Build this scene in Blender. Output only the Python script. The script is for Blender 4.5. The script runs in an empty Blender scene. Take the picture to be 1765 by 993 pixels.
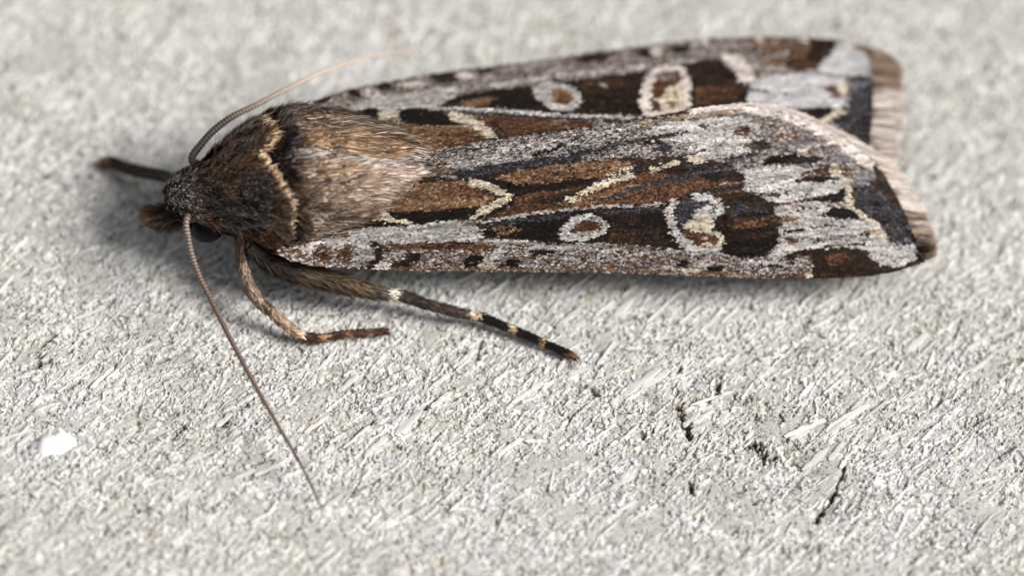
import bpy, math, random
import numpy as np
from mathutils import Matrix, Vector

# ------------------------------------------------------------------ camera, sky, sun, exposure
MM = 0.001                      # everything below is measured in millimetres
rng = np.random.default_rng(7)
random.seed(7)
scene = bpy.context.scene

ELEV, ROLL, DIST = math.radians(57.0), math.radians(4.0), 160.0
FRAME_W = 29.3                  # mm seen across the frame at the subject
LENS = 36.0 * DIST / FRAME_W
PW, PH = 1765.0, 993.0
F_ = np.array([0.0, math.cos(ELEV), -math.sin(ELEV)])
R0 = np.array([1.0, 0.0, 0.0]); U0 = np.array([0.0, math.sin(ELEV), math.cos(ELEV)])
R_ = math.cos(ROLL) * R0 + math.sin(ROLL) * U0
U_ = -math.sin(ROLL) * R0 + math.cos(ROLL) * U0
CAM = -F_ * DIST

def unproject(px, py, z):
    """photo pixel + height above the board (mm) -> point in mm"""
    px, py, z = np.broadcast_arrays(np.asarray(px, float), np.asarray(py, float), np.asarray(z, float))
    dx = (px - PW / 2) / PW * 36.0; dy = -(py - PH / 2) / PW * 36.0
    d = F_ * LENS + dx[..., None] * R_ + dy[..., None] * U_
    t = (z - CAM[2]) / d[..., 2]
    return CAM + d * t[..., None]

def project(P):
    q = np.asarray(P, float) - CAM
    w = q @ F_
    return PW / 2 + (q @ R_) / w * LENS / 36.0 * PW, PH / 2 - (q @ U_) / w * LENS / 36.0 * PW

PXMM = FRAME_W / PW

cam_data = bpy.data.cameras.new('camera')
cam = bpy.data.objects.new('camera', cam_data)
scene.collection.objects.link(cam)
cam_data.sensor_width = 36.0
cam_data.lens = LENS
cam_data.clip_start, cam_data.clip_end = 0.005, 20.0
M = Matrix.Identity(4)
for i in range(3):
    M[i][0], M[i][1], M[i][2], M[i][3] = R_[i], U_[i], -F_[i], CAM[i] * MM
cam.matrix_world = M
cam_data.dof.use_dof = True
focus_pt = unproject(760, 700, 0.0)
cam_data.dof.focus_distance = float((focus_pt - CAM) @ F_) * MM
cam_data.dof.aperture_fstop = LENS / 7.6
scene.camera = cam

SUN_AZ, SUN_EL = math.radians(97.0), math.radians(44.0)     # azimuth from +Y towards +X
world = bpy.data.worlds.new('World'); scene.world = world
world.use_nodes = True
wn = world.node_tree
bg = wn.nodes['Background']
sky = wn.nodes.new('ShaderNodeTexSky')
sky.sky_type = 'NISHITA'; sky.sun_disc = False
sky.sun_elevation = SUN_EL; sky.sun_rotation = SUN_AZ
sky.dust_density = 4.0
hsv = wn.nodes.new('ShaderNodeHueSaturation'); hsv.inputs['Saturation'].default_value = 0.22
wn.links.new(sky.outputs[0], hsv.inputs['Color']); wn.links.new(hsv.outputs[0], bg.inputs['Color'])
bg.inputs['Strength'].default_value = 0.05
sun_d = bpy.data.lights.new('sun', 'SUN'); sun_d.energy = 2.4; sun_d.angle = math.radians(24)
sun_d.color = (1.0, 0.97, 0.93)
sun = bpy.data.objects.new('sun', sun_d); scene.collection.objects.link(sun)
sv = Vector((math.sin(SUN_AZ) * math.cos(SUN_EL), math.cos(SUN_AZ) * math.cos(SUN_EL), math.sin(SUN_EL)))
sun.rotation_euler = sv.to_track_quat('Z', 'Y').to_euler()
sun.location = sv * 0.2
scene.view_settings.view_transform = 'Standard'
scene.view_settings.look = 'None'
scene.view_settings.gamma = 1.0
scene.view_settings.exposure = 0.80
scene.cycles.use_denoising = True

# ------------------------------------------------------------------ helpers
def lin(c):
    c = np.asarray(c, float) / 255.0
    return np.where(c <= 0.04045, c / 12.92, ((c + 0.055) / 1.055) ** 2.4)

def hash2(ix, iy, seed):
    h = (ix.astype(np.int64) * 374761393 + iy.astype(np.int64) * 668265263 + seed * 974634777) & 0xffffffff
    h = ((h ^ (h >> 13)) * 1274126177) & 0xffffffff
    h = (h ^ (h >> 16)) & 0xffffffff
    return h / 4294967295.0

def vnoise(x, y, seed=0):
    x = np.asarray(x, float); y = np.asarray(y, float)
    ix = np.floor(x); iy = np.floor(y)
    fx = x - ix; fy = y - iy
    fx = fx * fx * (3 - 2 * fx); fy = fy * fy * (3 - 2 * fy)
    a = hash2(ix, iy, seed); b = hash2(ix + 1, iy, seed)
    c = hash2(ix, iy + 1, seed); d = hash2(ix + 1, iy + 1, seed)
    return a + (b - a) * fx + (c - a) * fy + (a - b - c + d) * fx * fy

def fbm(x, y, seed=0, oct=4):
    s = 0; a = 0.5; t = 0
    for i in range(oct):
        s = s + a * vnoise(x * 2 ** i, y * 2 ** i, seed + i * 17); t += a; a *= 0.5
    return s / t

def norm(v):
    return v / np.maximum(np.linalg.norm(v, axis=-1, keepdims=True), 1e-12)

def make_mesh(name, verts, faces, colors=None, smooth=False):
    """faces: (n,k) array, or a list of such arrays with different k"""
    me = bpy.data.meshes.new(name)
    if not isinstance(faces, list): faces = [faces]
    nv = len(verts)
    me.vertices.add(nv)
    me.vertices.foreach_set('co', (np.asarray(verts, float) * MM).astype(np.float32).ravel())
    loops = np.concatenate([f.ravel() for f in faces]).astype(np.int32)
    tot = np.concatenate([np.full(len(f), f.shape[1]) for f in faces]).astype(np.int32)
    start = np.concatenate([[0], np.cumsum(tot)[:-1]]).astype(np.int32)
    me.loops.add(len(loops)); me.loops.foreach_set('vertex_index', loops)
    me.polygons.add(len(tot)); me.polygons.foreach_set('loop_start', start)
    me.polygons.foreach_set('loop_total', tot)
    me.polygons.foreach_set('use_smooth', np.full(len(tot), smooth, bool))
    if colors is not None:
        ca = me.color_attributes.new('pigment', 'FLOAT_COLOR', 'POINT')
        c4 = np.ones((nv, 4), np.float32); c4[:, :3] = colors
        ca.data.foreach_set('color', c4.ravel())
    me.update(calc_edges=True)
    me.validate()
    return me

def add_obj(name, me, mat, parent=None, kind=None, label=None):
    o = bpy.data.objects.new(name, me)
    scene.collection.objects.link(o)
    if me.materials: me.materials[0] = mat
    else: me.materials.append(mat)
    if parent is not None:
        o.parent = parent
        if parent.parent is None:
            o.matrix_parent_inverse = Matrix.Translation(-parent.location)
    if kind: o['kind'] = kind
    if label: o['label'] = label
    return o

def pigment_mat(name, rough=0.6, spec=0.3, noise_scale=30000.0, noise_amt=0.25, bump=0.0, sheen=0.0, transl=0.0):
    m = bpy.data.materials.new(name); m.use_nodes = True
    nt = m.node_tree; b = nt.nodes['Principled BSDF']
    at = nt.nodes.new('ShaderNodeAttribute'); at.attribute_name = 'pigment'
    tc = nt.nodes.new('ShaderNodeTexCoord')
    nz = nt.nodes.new('ShaderNodeTexNoise'); nz.inputs['Scale'].default_value = noise_scale
    nz.inputs['Detail'].default_value = 3.0
    mr = nt.nodes.new('ShaderNodeMapRange')
    mr.inputs['From Min'].default_value = 0.25; mr.inputs['From Max'].default_value = 0.75
    mr.inputs['To Min'].default_value = 1.0 - noise_amt; mr.inputs['To Max'].default_value = 1.0 + noise_amt
    mul = nt.nodes.new('ShaderNodeVectorMath'); mul.operation = 'SCALE'
    nt.links.new(tc.outputs['Object'], nz.inputs['Vector'])
    nt.links.new(nz.outputs['Fac'], mr.inputs['Value'])
    nt.links.new(at.outputs['Color'], mul.inputs[0]); nt.links.new(mr.outputs[0], mul.inputs['Scale'])
    nt.links.new(mul.outputs[0], b.inputs['Base Color'])
    b.inputs['Roughness'].default_value = rough
    b.inputs['Specular IOR Level'].default_value = spec
    if sheen:
        b.inputs['Sheen Weight'].default_value = sheen
    if bump:
        bn = nt.nodes.new('ShaderNodeBump'); bn.inputs['Strength'].default_value = bump
        bn.inputs['Distance'].default_value = 0.00004
        nt.links.new(nz.outputs['Fac'], bn.inputs['Height']); nt.links.new(bn.outputs[0], b.inputs['Normal'])
    if transl:
        tr = nt.nodes.new('ShaderNodeBsdfTranslucent'); mx = nt.nodes.new('ShaderNodeMixShader')
        mx.inputs[0].default_value = transl
        nt.links.new(mul.outputs[0], tr.inputs['Color'])
        nt.links.new(b.outputs[0], mx.inputs[1]); nt.links.new(tr.outputs[0], mx.inputs[2])
        nt.links.new(mx.outputs[0], nt.nodes['Material Output'].inputs['Surface'])
    return m

MAT_BOARD = pigment_mat('weathered_board', 0.85, 0.25, 22000.0, 0.16, 0.5)
MAT_CHIP = pigment_mat('pale_splinter', 0.75, 0.3, 16000.0, 0.18, 0.4)
MAT_SCALE = pigment_mat('wing_scale', 0.6, 0.18, 30000.0, 0.15, 0.0)
MAT_FRINGE = pigment_mat('wing_fringe', 0.6, 0.3, 20000.0, 0.15, 0.0, transl=0.3)
MAT_FUR = pigment_mat('moth_fur', 0.4, 0.4, 12000.0, 0.2, 0.0)
MAT_CUTICLE = pigment_mat('cuticle', 0.5, 0.4, 30000.0, 0.2, 0.3)

# palettes: weighted sets of scale colours (as seen in sRGB)
PAL = {
    'W':  [((206,202,199),5),((186,181,177),6),((162,155,151),4),((224,221,218),2),((124,115,109),1.6),((80,71,65),0.5)],
    'L':  [((204,203,204),4),((188,186,187),4),((166,164,166),2),((222,221,221),2)],
    'G':  [((156,146,142),3),((120,107,101),3),((188,180,176),3),((76,62,54),3),((58,43,34),2.5),((214,208,205),2),((112,82,60),2.5),((88,60,42),1.5)],
    'H':  [((140,131,126),3),((110,101,96),3),((168,160,154),3),((196,190,185),1.6),((78,70,66),3),((50,43,39),2.5)],
    'D':  [((20,16,14),4),((30,24,21),3),((13,10,9),3),((46,35,28),1.5)],
    'K':  [((58,56,58),3),((42,41,45),4),((76,74,78),2),((30,28,30),3),((104,102,106),1)],
    'B':  [((54,38,29),3),((40,29,23),4),((74,51,36),2),((26,20,17),4)],
    'R':  [((100,67,46),3),((79,51,35),4),((128,93,69),2),((55,37,28),3)],
    'T':  [((136,104,77),3),((110,80,55),4),((166,138,112),2),((84,59,41),2)],
    'C':  [((214,202,180),4),((192,177,151),3),((230,222,206),3),((160,140,113),2)],
    'P':  [((234,222,214),4),((244,236,230),3),((210,194,184),3),((182,166,156),1)],
    'A':  [((172,150,128),3),((142,120,98),3),((198,178,156),3),((112,92,74),2)],
    'V':  [((110,108,117),3),((90,88,96),3),((138,135,142),2)],
    # body fur
    'f':  [((120,100,84),3),((92,74,61),4),((156,134,115),3),((62,50,42),3),((206,188,170),1.4)],
    'o':  [((136,102,73),4),((110,81,57),3),((178,147,115),3),((80,60,44),2.5),((208,188,164),1.5)],
    'g':  [((186,176,166),3),((150,138,128),3),((60,48,42),3),((216,208,200),2),((96,76,60),2)],
    'p':  [((176,152,136),3),((144,120,103),4),((210,194,182),2),((110,86,70),4)],
    'n':  [((26,22,22),4),((44,38,38),3),((70,62,64),2),((128,120,122),1)],  # near-black for the shaded gaps around the collar, mixed as fur colours
    'c':  [((124,92,68),4),((92,66,49),4),((164,132,106),2),((56,42,33),2.5)],
    't':  [((218,184,146),4),((194,158,120),3),((236,214,184),3),((140,104,72),1)],
    'b':  [((78,70,70),4),((54,47,49),4),((112,101,99),2),((156,144,140),1)],
    'v':  [((66,64,50),4),((50,48,38),4),((88,84,68),2)],
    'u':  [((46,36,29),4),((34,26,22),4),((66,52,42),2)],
    's':  [((128,116,106),3),((88,76,66),3),((206,198,190),2),((48,40,36),3)],
}
PALC = {k: (lin([c for c, w in v]) * 0.86, np.array([w for c, w in v], float)) for k, v in PAL.items()}
KEYS = list(PAL); KIDX = {k: i for i, k in enumerate(KEYS)}

def colour_of(cls, r):
    out = np.zeros((len(cls), 3))
    for k, i in KIDX.items():
        m = cls == i
        if m.any():
            cols, w = PALC[k]
            j = r.choice(len(w), m.sum(), p=w / w.sum())
            out[m] = cols[j] * r.uniform(0.88, 1.12, (m.sum(), 1))
    return out

def in_poly(x, y, poly):
    p = np.asarray(poly, float); inside = np.zeros(x.shape, bool)
    x0, y0 = p[-1]
    for x1, y1 in p:
        c = ((y1 > y) != (y0 > y))
        if y1 != y0:
            inside ^= c & (x < (x0 - x1) * (y - y1) / (y0 - y1) + x1)
        x0, y0 = x1, y1
    return inside

def near_line(x, y, pts, w):
    p = np.asarray(pts, float); best = np.full(x.shape, 1e9)
    for (ax, ay), (bx, by) in zip(p[:-1], p[1:]):
        dx, dy = bx - ax, by - ay
        t = np.clip(((x - ax) * dx + (y - ay) * dy) / (dx * dx + dy * dy + 1e-9), 0, 1)
        best = np.minimum(best, np.hypot(x - ax - t * dx, y - ay - t * dy))
    return best < w / 2

def classify(x, y, layers, default, r, warp=1.3, jit=1.1, seed=3, edge_streak=13.0):
    n = len(x)
    wx = x + (fbm(x / 14, y / 7, seed) - 0.5) * 4 * warp + r.normal(0, jit, n)
    wy = y + (fbm(x / 14, y / 7, seed + 50) - 0.5) * 3 * warp + r.normal(0, jit * 0.6, n)
    wx = wx + (fbm(x / 70, (y + 0.12 * x) / 2.4, seed + 70, 2) - 0.5) * edge_streak
    streak = fbm(x / 26 + y / 60, y / 4.5, seed + 90, 3)
    streak = np.clip((streak - 0.5) * 2.2 + 0.5, 0, 1)
    cls = np.full(n, KIDX[default])
    for ly in layers:
        shape, geo, k = ly[0], ly[1], ly[2]
        prob = ly[-1] if shape in 'pe' and len(ly) > 3 else (ly[4] if len(ly) > 4 else 1.0)
        if shape == 'p': m = in_poly(wx, wy, geo)
        elif shape == 'e': m = ((wx - geo[0]) / geo[2]) ** 2 + ((wy - geo[1]) / geo[3]) ** 2 < 1
        else: m = near_line(wx, wy, geo, ly[3])
        if prob < 1: m &= (0.6 * streak + 0.4 * r.random(n)) < prob * 0.9 + 0.02
        cls[m] = KIDX[k]
    return cls

# ------------------------------------------------------------------ the board (ground)
GRAIN = math.radians(47)
gx, gy = math.cos(GRAIN), math.sin(GRAIN)
RES = 0.02
X0, X1, Y0, Y1 = -18.5, 18.5, -14.5, 16.5
NX, NY = int((X1 - X0) / RES), int((Y1 - Y0) / RES)
xs = X0 + (np.arange(NX) + 0.5) * RES; ys = Y0 + (np.arange(NY) + 0.5) * RES
GX, GY = np.meshgrid(xs, ys)
A = GX * gx + GY * gy; Bc = -GX * gy + GY * gx
low = fbm(GX / 5, GY / 5, 11, 3)
H = -0.03 + 0.05 * (low - 0.5) + 0.22 * (fbm(A / 0.8, Bc / 0.2, 21, 4) - 0.5) + 0.05 * (fbm(GX / 0.09, GY / 0.09, 31, 2) - 0.5)
jag = fbm(GX / 0.07, GY / 0.07, 41, 2) - 0.5
tone = lin(194) + 0.10 * (fbm(GX / 1.2, GY / 1.2, 51, 3) - 0.5) + 0.14 * (fbm(A / 0.35, Bc / 0.12, 61, 2) - 0.5)
smooth_patch = fbm(GX / 1.1, GY / 0.8, 71, 4) + 0.10 * (vnoise(GX / 0.1, GY / 0.1, 72) - 0.5)
fp = np.clip((smooth_patch - 0.61) / 0.10, 0, 1); H = H * (1 - fp) + fp * (0.045 + 0.05 * (fbm(GX / 0.10, GY / 0.10, 81, 3) - 0.5))
CH = np.stack([tone * 1.0, tone * 0.99, tone * 0.955], -1)
del A, Bc
NCHIP = 60000
ccx = rng.uniform(X0, X1, NCHIP); ccy = rng.uniform(Y0, Y1, NCHIP)
cl = np.clip(rng.lognormal(math.log(0.24), 0.65, NCHIP), 0.06, 1.5)
cw = np.clip(rng.lognormal(math.log(0.06), 0.5, NCHIP), 0.03, 0.24)
ca = GRAIN + rng.normal(0, 0.30, NCHIP) + np.where(rng.random(NCHIP) < 0.25, rng.uniform(-1.5, 1.5, NCHIP), 0)
chh = np.clip(rng.normal(0.055, 0.022, NCHIP), 0.0, 0.12) * np.where(rng.random(NCHIP) < 0.05, 1.5, 1)
ctone = lin(rng.uniform(186, 246, NCHIP))
gr = rng.random(NCHIP) < 0.22
cl[gr] = rng.uniform(0.06, 0.2, gr.sum()); cw[gr] = cl[gr] * rng.uniform(0.5, 0.95, gr.sum())
nl = 1600
cl[-nl:] = rng.uniform(0.6, 1.9, nl); cw[-nl:] = rng.uniform(0.03, 0.055, nl); ca[-nl:] = GRAIN + rng.normal(0, 0.12, nl)
tilt = rng.normal(0, 0.06, (NCHIP, 2))
for i in range(NCHIP):
    jx = int((ccx[i] - X0) / RES); jy = int((ccy[i] - Y0) / RES)
    if 0 <= jx < NX and 0 <= jy < NY and smooth_patch[jy, jx] > 0.63 and chh[i] < 0.1: continue
    hw = int(cl[i] * 0.62 / RES) + 3
    a0, a1, b0, b1 = max(jx - hw, 0), min(jx + hw, NX), max(jy - hw, 0), min(jy + hw, NY)
    if a1 - a0 < 2 or b1 - b0 < 2: continue
    c, s = math.cos(ca[i]), math.sin(ca[i])
    dx = (xs[a0:a1] - ccx[i])[None, :]; dy = (ys[b0:b1] - ccy[i])[:, None]
    u = dx * c + dy * s; v = -dx * s + dy * c
    d = np.maximum(np.abs(u) / (cl[i] * 0.5), np.abs(v) / (cw[i] * 0.5) + 0.25 * (u / cl[i]) ** 2) + 1.5 * jag[b0:b1, a0:a1]
    h = chh[i] + tilt[i, 0] * u + tilt[i, 1] * v - 0.015 * d * d
    sub = H[b0:b1, a0:a1]
    m = (d < 1) & (h > sub)
    sub[m] = h[m]
    CH[b0:b1, a0:a1][m] = ctone[i] * np.array([1.0, 0.995, 0.97])

# pinholes where fibres have fallen out
ph = vnoise(GX / 0.075, GY / 0.06, 91) * 0.65 + vnoise(GX / 0.16, GY / 0.12, 92) * 0.35
k_ = np.clip((ph - 0.72) / 0.07, 0, 1)
H -= 0.13 * k_
hole_tone = lin((120, 114, 104)) ; k_ = (k_ * 0.5 * (vnoise(GX / 0.5, GY / 0.5, 93) > 0.45))[..., None]  # holes also take a darker grey-brown, in patches
CH = CH * (1 - k_) + hole_tone * k_
del ph, k_
H *= 0.50
fl1 = vnoise(GX / 0.055, GY / 0.05, 111) * 0.6 + vnoise(GX / 0.13, GY / 0.11, 112) * 0.4
dens = fbm(GX / 1.4, GY / 1.4, 113, 3)
kf = np.clip((fl1 - 0.70 + 0.25 * (dens - 0.5)) / 0.10, 0, 1) * 0.8
hue = vnoise(GX / 0.4, GY / 0.4, 114)[..., None]
fleck = np.where(hue < 0.35, lin((112, 108, 92)), np.where(hue < 0.7, lin((104, 100, 96)), lin((116, 96, 78))))
CH = CH * (1 - kf[..., None]) + fleck * kf[..., None]
CH *= (0.80 + 0.40 * fbm(GX / 0.06, GY / 0.06, 115, 2))[..., None]
wt = np.clip((fbm(GX / 0.8, GY / 0.6, 116, 3) - 0.45) * 4, 0, 1)[..., None]
CH = CH * (1 - wt * np.array([0.02, 0.03, 0.065]))
del fl1, dens, kf, hue, fleck, wt
def groove(pts, w, depth, stain, amt, seed):
    """a crack or pit pressed into the board, with a stain of its own colour"""
    p = np.array(pts)
    x0, x1 = p[:, 0].min() - 3 * w, p[:, 0].max() + 3 * w
    y0, y1 = p[:, 1].min() - 3 * w, p[:, 1].max() + 3 * w
    a0, a1 = max(int((x0 - X0) / RES), 0), min(int((x1 - X0) / RES), NX)
    b0, b1 = max(int((y0 - Y0) / RES), 0), min(int((y1 - Y0) / RES), NY)
    if a1 <= a0 or b1 <= b0: return
    x = GX[b0:b1, a0:a1]; y = GY[b0:b1, a0:a1]
    best = np.full(x.shape, 1e9)
    if len(p) == 1: best = np.hypot(x - p[0, 0], y - p[0, 1])
    for (ax, ay), (bx, by) in zip(p[:-1], p[1:]):
        ex, ey = bx - ax, by - ay
        t = np.clip(((x - ax) * ex + (y - ay) * ey) / (ex * ex + ey * ey + 1e-9), 0, 1)
        best = np.minimum(best, np.hypot(x - ax - t * ex, y - ay - t * ey))
    f = best / w + 2.6 * jag[b0:b1, a0:a1] + 1.8 * (fbm(x / 0.2, y / 0.2, seed, 2) - 0.5)
    k = np.clip(1.15 - f, 0, 1); k = k * k * (3 - 2 * k)
    H[b0:b1, a0:a1] -= depth * k
    k = (k * amt)[..., None]
    CH[b0:b1, a0:a1] = CH[b0:b1, a0:a1] * (1 - k) + lin(stain) * k

def g(px, py): 
    q = unproject(px, py, 0.0); return (q[0], q[1])
pits = [
    ([(1170,706),(1176,722),(1186,742),(1190,755)], 0.10, 0.42, (84,70,40), 0.8),
    ([(1180,700),(1205,688)], 0.06, 0.25, (104,92,70), 0.6),
    ([(1302,768),(1312,784),(1318,790)], 0.17, 0.55, (60,48,26), 0.85),
    ([(1318,793),(1336,790)], 0.07, 0.35, (80,60,36), 0.8),
    ([(1405,900),(1424,874),(1440,850)], 0.07, 0.5, (66,50,32), 0.85),
    ([(1440,848),(1456,806)], 0.05, 0.3, (96,80,60), 0.7),
    ([(1238,662),(1236,680)], 0.08, 0.35, (84,78,62), 0.7),
    ([(1188,832),(1194,852)], 0.07, 0.35, (88,70,44), 0.8),
    ([(1345,715),(1350,725)], 0.06, 0.3, (100,82,54), 0.7),
    ([(1022,672),(1028,684)], 0.07, 0.3, (96,92,80), 0.7),
    ([(1105,745),(1110,758)], 0.07, 0.25, (110,100,86), 0.7),
    ([(592,775),(612,752),(640,728)], 0.05, 0.28, (96,74,56), 0.7),
    ([(722,712),(738,700),(750,688)], 0.05, 0.28, (90,66,46), 0.75),
    ([(620,845),(652,828)], 0.05, 0.22, (120,90,64), 0.6),
    ([(300,752),(318,736)], 0.07, 0.3, (92,82,66), 0.7),
    ([(380,736),(395,715)], 0.07, 0.3, (92,84,70), 0.7),
    ([(975,740),(988,712)], 0.06, 0.25, (98,84,66), 0.65),
    ([(40,645),(85,622)], 0.06, 0.25, (96,92,66), 0.6),
    ([(60,610),(95,578)], 0.06, 0.25, (90,90,64), 0.6),
    ([(830,590),(822,620)], 0.06, 0.2, (110,108,84), 0.6),
    ([(668,768),(690,772)], 0.06, 0.2, (150,124,60), 0.6),
]
for k, (pp, w, dep, st, am) in enumerate(pits):
    groove([g(*q) for q in pp], w, dep * 0.5, st, min(am + 0.1, 0.95), 300 + k)
for k in range(420):
    cx, cy = rng.uniform(X0, X1), rng.uniform(Y0, Y1)
    L = rng.uniform(0.05, 0.7); a = GRAIN + rng.normal(0, 0.25)
    st = [(112,100,86),(120,108,96),(104,98,92),(126,104,80),(112,110,84)][k % 5]
    groove([(cx - math.cos(a) * L / 2, cy - math.sin(a) * L / 2), (cx + math.cos(a) * L / 2, cy + math.sin(a) * L / 2)],
           rng.uniform(0.02, 0.055), rng.uniform(0.04, 0.14), st, rng.uniform(0.35, 0.75), 400 + k)
# specks of yellowish lichen and tan dirt
for k in range(2600):
    cx, cy = rng.uniform(X0, X1), rng.uniform(Y0, Y1)
    if k < 60:
        q = pits[k % 5][0]; c = g(*q[k % len(q)]); cx, cy = c[0] + rng.normal(0, 0.25), c[1] + rng.normal(0, 0.3)
    r_ = rng.uniform(0.02, 0.06)
    jx, jy = int((cx - X0) / RES), int((cy - Y0) / RES); w = 4
    if not (w <= jx < NX - w and w <= jy < NY - w): continue
    sl = np.s_[jy - w:jy + w, jx - w:jx + w]
    kk = (np.hypot(GX[sl] - cx, GY[sl] - cy) < r_) * rng.uniform(0.3, 0.75)
    st = lin([(226,208,150),(206,196,128),(196,160,124),(178,150,120),(120,112,104),(96,92,90)][k % 6])
    CH[sl] = CH[sl] * (1 - kk[..., None]) + st * kk[..., None]

def sample_h(x, y):
    jx = np.clip(((np.asarray(x) - X0) / RES - 0.5), 0, NX - 1.001); jy = np.clip(((np.asarray(y) - Y0) / RES - 0.5), 0, NY - 1.001)
    ix = jx.astype(int); iy = jy.astype(int); fx = jx - ix; fy = jy - iy
    return (H[iy, ix] * (1 - fx) * (1 - fy) + H[iy, ix + 1] * fx * (1 - fy) + H[iy + 1, ix] * (1 - fx) * fy + H[iy + 1, ix + 1] * fx * fy)

def axis_coords(a, b, step_fn, reach):
    mid = [a]
    while mid[-1] < b: mid.append(mid[-1] + step_fn(mid[-1]))
    right = [mid[-1]]; s = 0.08
    while right[-1] < reach: s *= 1.35; right.append(right[-1] + s)
    left = [a]; s = 0.08
    while left[-1] > -reach: s *= 1.35; left.append(left[-1] - s)
    return np.array(left[::-1][:-1] + mid + right[1:])
bxs = axis_coords(X0 + 0.3, X1 - 0.3, lambda x: 0.030, 220)
bys = axis_coords(Y0 + 0.3, Y1 - 0.3, lambda y: 0.027 if y < -0.5 else 0.042 if y < 4 else 0.07, 220)
BX, BY = np.meshgrid(bxs, bys)
inside = (BX > X0) & (BX < X1) & (BY > Y0) & (BY < Y1)
BZ = np.where(inside, sample_h(BX, BY), 0.05 * (fbm(BX / 3, BY / 3, 5) - 0.5) + 0.03)
jx = np.clip(((BX - X0) / RES).astype(int), 0, NX - 1); jy = np.clip(((BY - Y0) / RES).astype(int), 0, NY - 1)
BC = np.where(inside[..., None], CH[jy, jx], lin((198, 196, 190)))
ny_, nx_ = BX.shape
idx = np.arange(nx_ * ny_).reshape(ny_, nx_)
quads = np.stack([idx[:-1, :-1], idx[:-1, 1:], idx[1:, 1:], idx[1:, :-1]], -1).reshape(-1, 4)
BC = np.clip(BC, 0.02, 0.95) * 0.86
me = make_mesh('weathered_board', np.stack([BX, BY, BZ], -1).reshape(-1, 3), quads, BC.reshape(-1, 3), smooth=False)
board = add_obj('ground', me, MAT_BOARD, kind='structure', label='pale grey weathered fibre board with diagonal splintered grain under the moth')

# pale splinters that lie proud of the board, one by one
def splinter_mesh(k):
    r = np.random.default_rng(900 + k)
    n = 7; u = np.linspace(-0.5, 0.5, n)
    wl = 0.42 * (1 - 0.6 * np.abs(2 * u) ** r.uniform(4, 12)) + r.normal(0, 0.10, n)
    wr = 0.42 * (1 - 0.6 * np.abs(2 * u) ** r.uniform(4, 12)) + r.normal(0, 0.10, n)
    u = u + np.where(np.abs(u) > 0.49, r.normal(0, 0.03, n), 0)
    top = 0.55 + r.normal(0, 0.14, n)
    v = []
    for i in range(n):
        v += [(u[i], -wl[i], -0.9), (u[i], -wl[i] * 0.85, top[i] * 0.7), (u[i] + r.normal(0, 0.02), r.normal(0, 0.1), top[i]),
              (u[i], wr[i] * 0.85, top[i] * 0.75), (u[i], wr[i], -0.9)]
    f = []
    for i in range(n - 1):
        for j in range(4):
            f.append((i * 5 + j, (i + 1) * 5 + j, (i + 1) * 5 + j + 1, i * 5 + j + 1))
    t = r.uniform(204, 240); col = lin((t, t * 0.99, t * 0.965)) * 0.88
    return make_mesh('splinter', np.array(v), [np.array(f), np.array([(4, 3, 2, 1, 0), tuple(range(n * 5 - 5, n * 5))])], np.tile(col, (n * 5, 1)), smooth=False)
sp_mesh = [splinter_mesh(k) for k in range(14)]
for m_ in sp_mesh: m_.materials.append(MAT_CHIP)
spots = [(1092,668,100,16,40),(1128,655,60,9,40),(705,728,62,14,48),(760,690,40,9,45),(1385,740,75,12,30),(1460,720,90,14,38),(648,770,50,12,47),
         (1408,790,62,13,50),(1440,780,40,9,60),(332,790,34,11,52),(385,725,34,9,52),(600,660,46,9,50),(420,690,30,8,40),(1190,725,34,10,45),(1210,720,40,8,45),
         (905,680,70,9,42),(1075,530,46,14,50),(800,620,44,8,45),(560,625,40,7,55),(1580,590,50,14,48),(880,770,50,9,40)]
while len(spots) < 290:
    spots.append((rng.uniform(-20, 1790), rng.uniform(430, 985) if rng.random() < 0.8 else rng.uniform(20, 430),
                  float(np.clip(rng.lognormal(math.log(32), 0.4), 14, 85)), rng.uniform(3.5, 7.5), math.degrees(GRAIN) - 6 + rng.normal(0, 13)))
for k, (sx, sy, L, w, ang) in enumerate(spots):
    p = unproject(sx, sy, 0.05)
    o = bpy.data.objects.new('splinter', sp_mesh[k % 14]); scene.collection.objects.link(o)
    o.parent = board
    a = math.radians(ang)
    th = math.atan2(math.sin(a) / math.sin(ELEV), math.cos(a)) - ROLL
    hz = float(sample_h(p[0], p[1]))
    o.location = Vector((p[0], p[1], min(max(hz, 0.03), 0.12) + 0.012)) * MM
    o.rotation_euler = (rng.normal(0, 0.12), rng.normal(0, 0.06), th)
    ln = L * PXMM * 1.1
    o.scale = (ln, w * PXMM * 1.15, rng.uniform(0.045, 0.075))
# white fleck of lime set in the board
r = np.random.default_rng(77)
n = 26; fv = [(0, 0, 0.10)]; 
for ring, (rad, zz) in enumerate([(0.5, 0.10), (0.85, 0.075), (1.0, -0.12)]):
    for i in range(n):
        a = 2 * math.pi * i / n
        rr = rad * (1 + 0.22 * math.sin(2 * a + 0.6) + 0.08 * math.sin(5 * a + 1) + r.normal(0, 0.03))
        fv.append((rr * math.cos(a) * 0.52, rr * math.sin(a) * 0.46, zz + r.normal(0, 0.012)))
fv = np.array(fv) + unproject(96, 766, 0.02) * np.array([1, 1, 0])
ft = np.array([(0, 1 + i, 1 + (i + 1) % n) for i in range(n)])
fq = np.array([(1 + q * n + i, 1 + (q + 1) * n + i, 1 + (q + 1) * n + (i + 1) % n, 1 + q * n + (i + 1) % n) for q in range(2) for i in range(n)])
add_obj('white_fleck', make_mesh('white_fleck', fv, [ft, fq], np.tile(lin((250, 250, 248)) * 0.9, (len(fv), 1)), True), MAT_CHIP, board, label='chalk white fleck set in the grey board')

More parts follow.
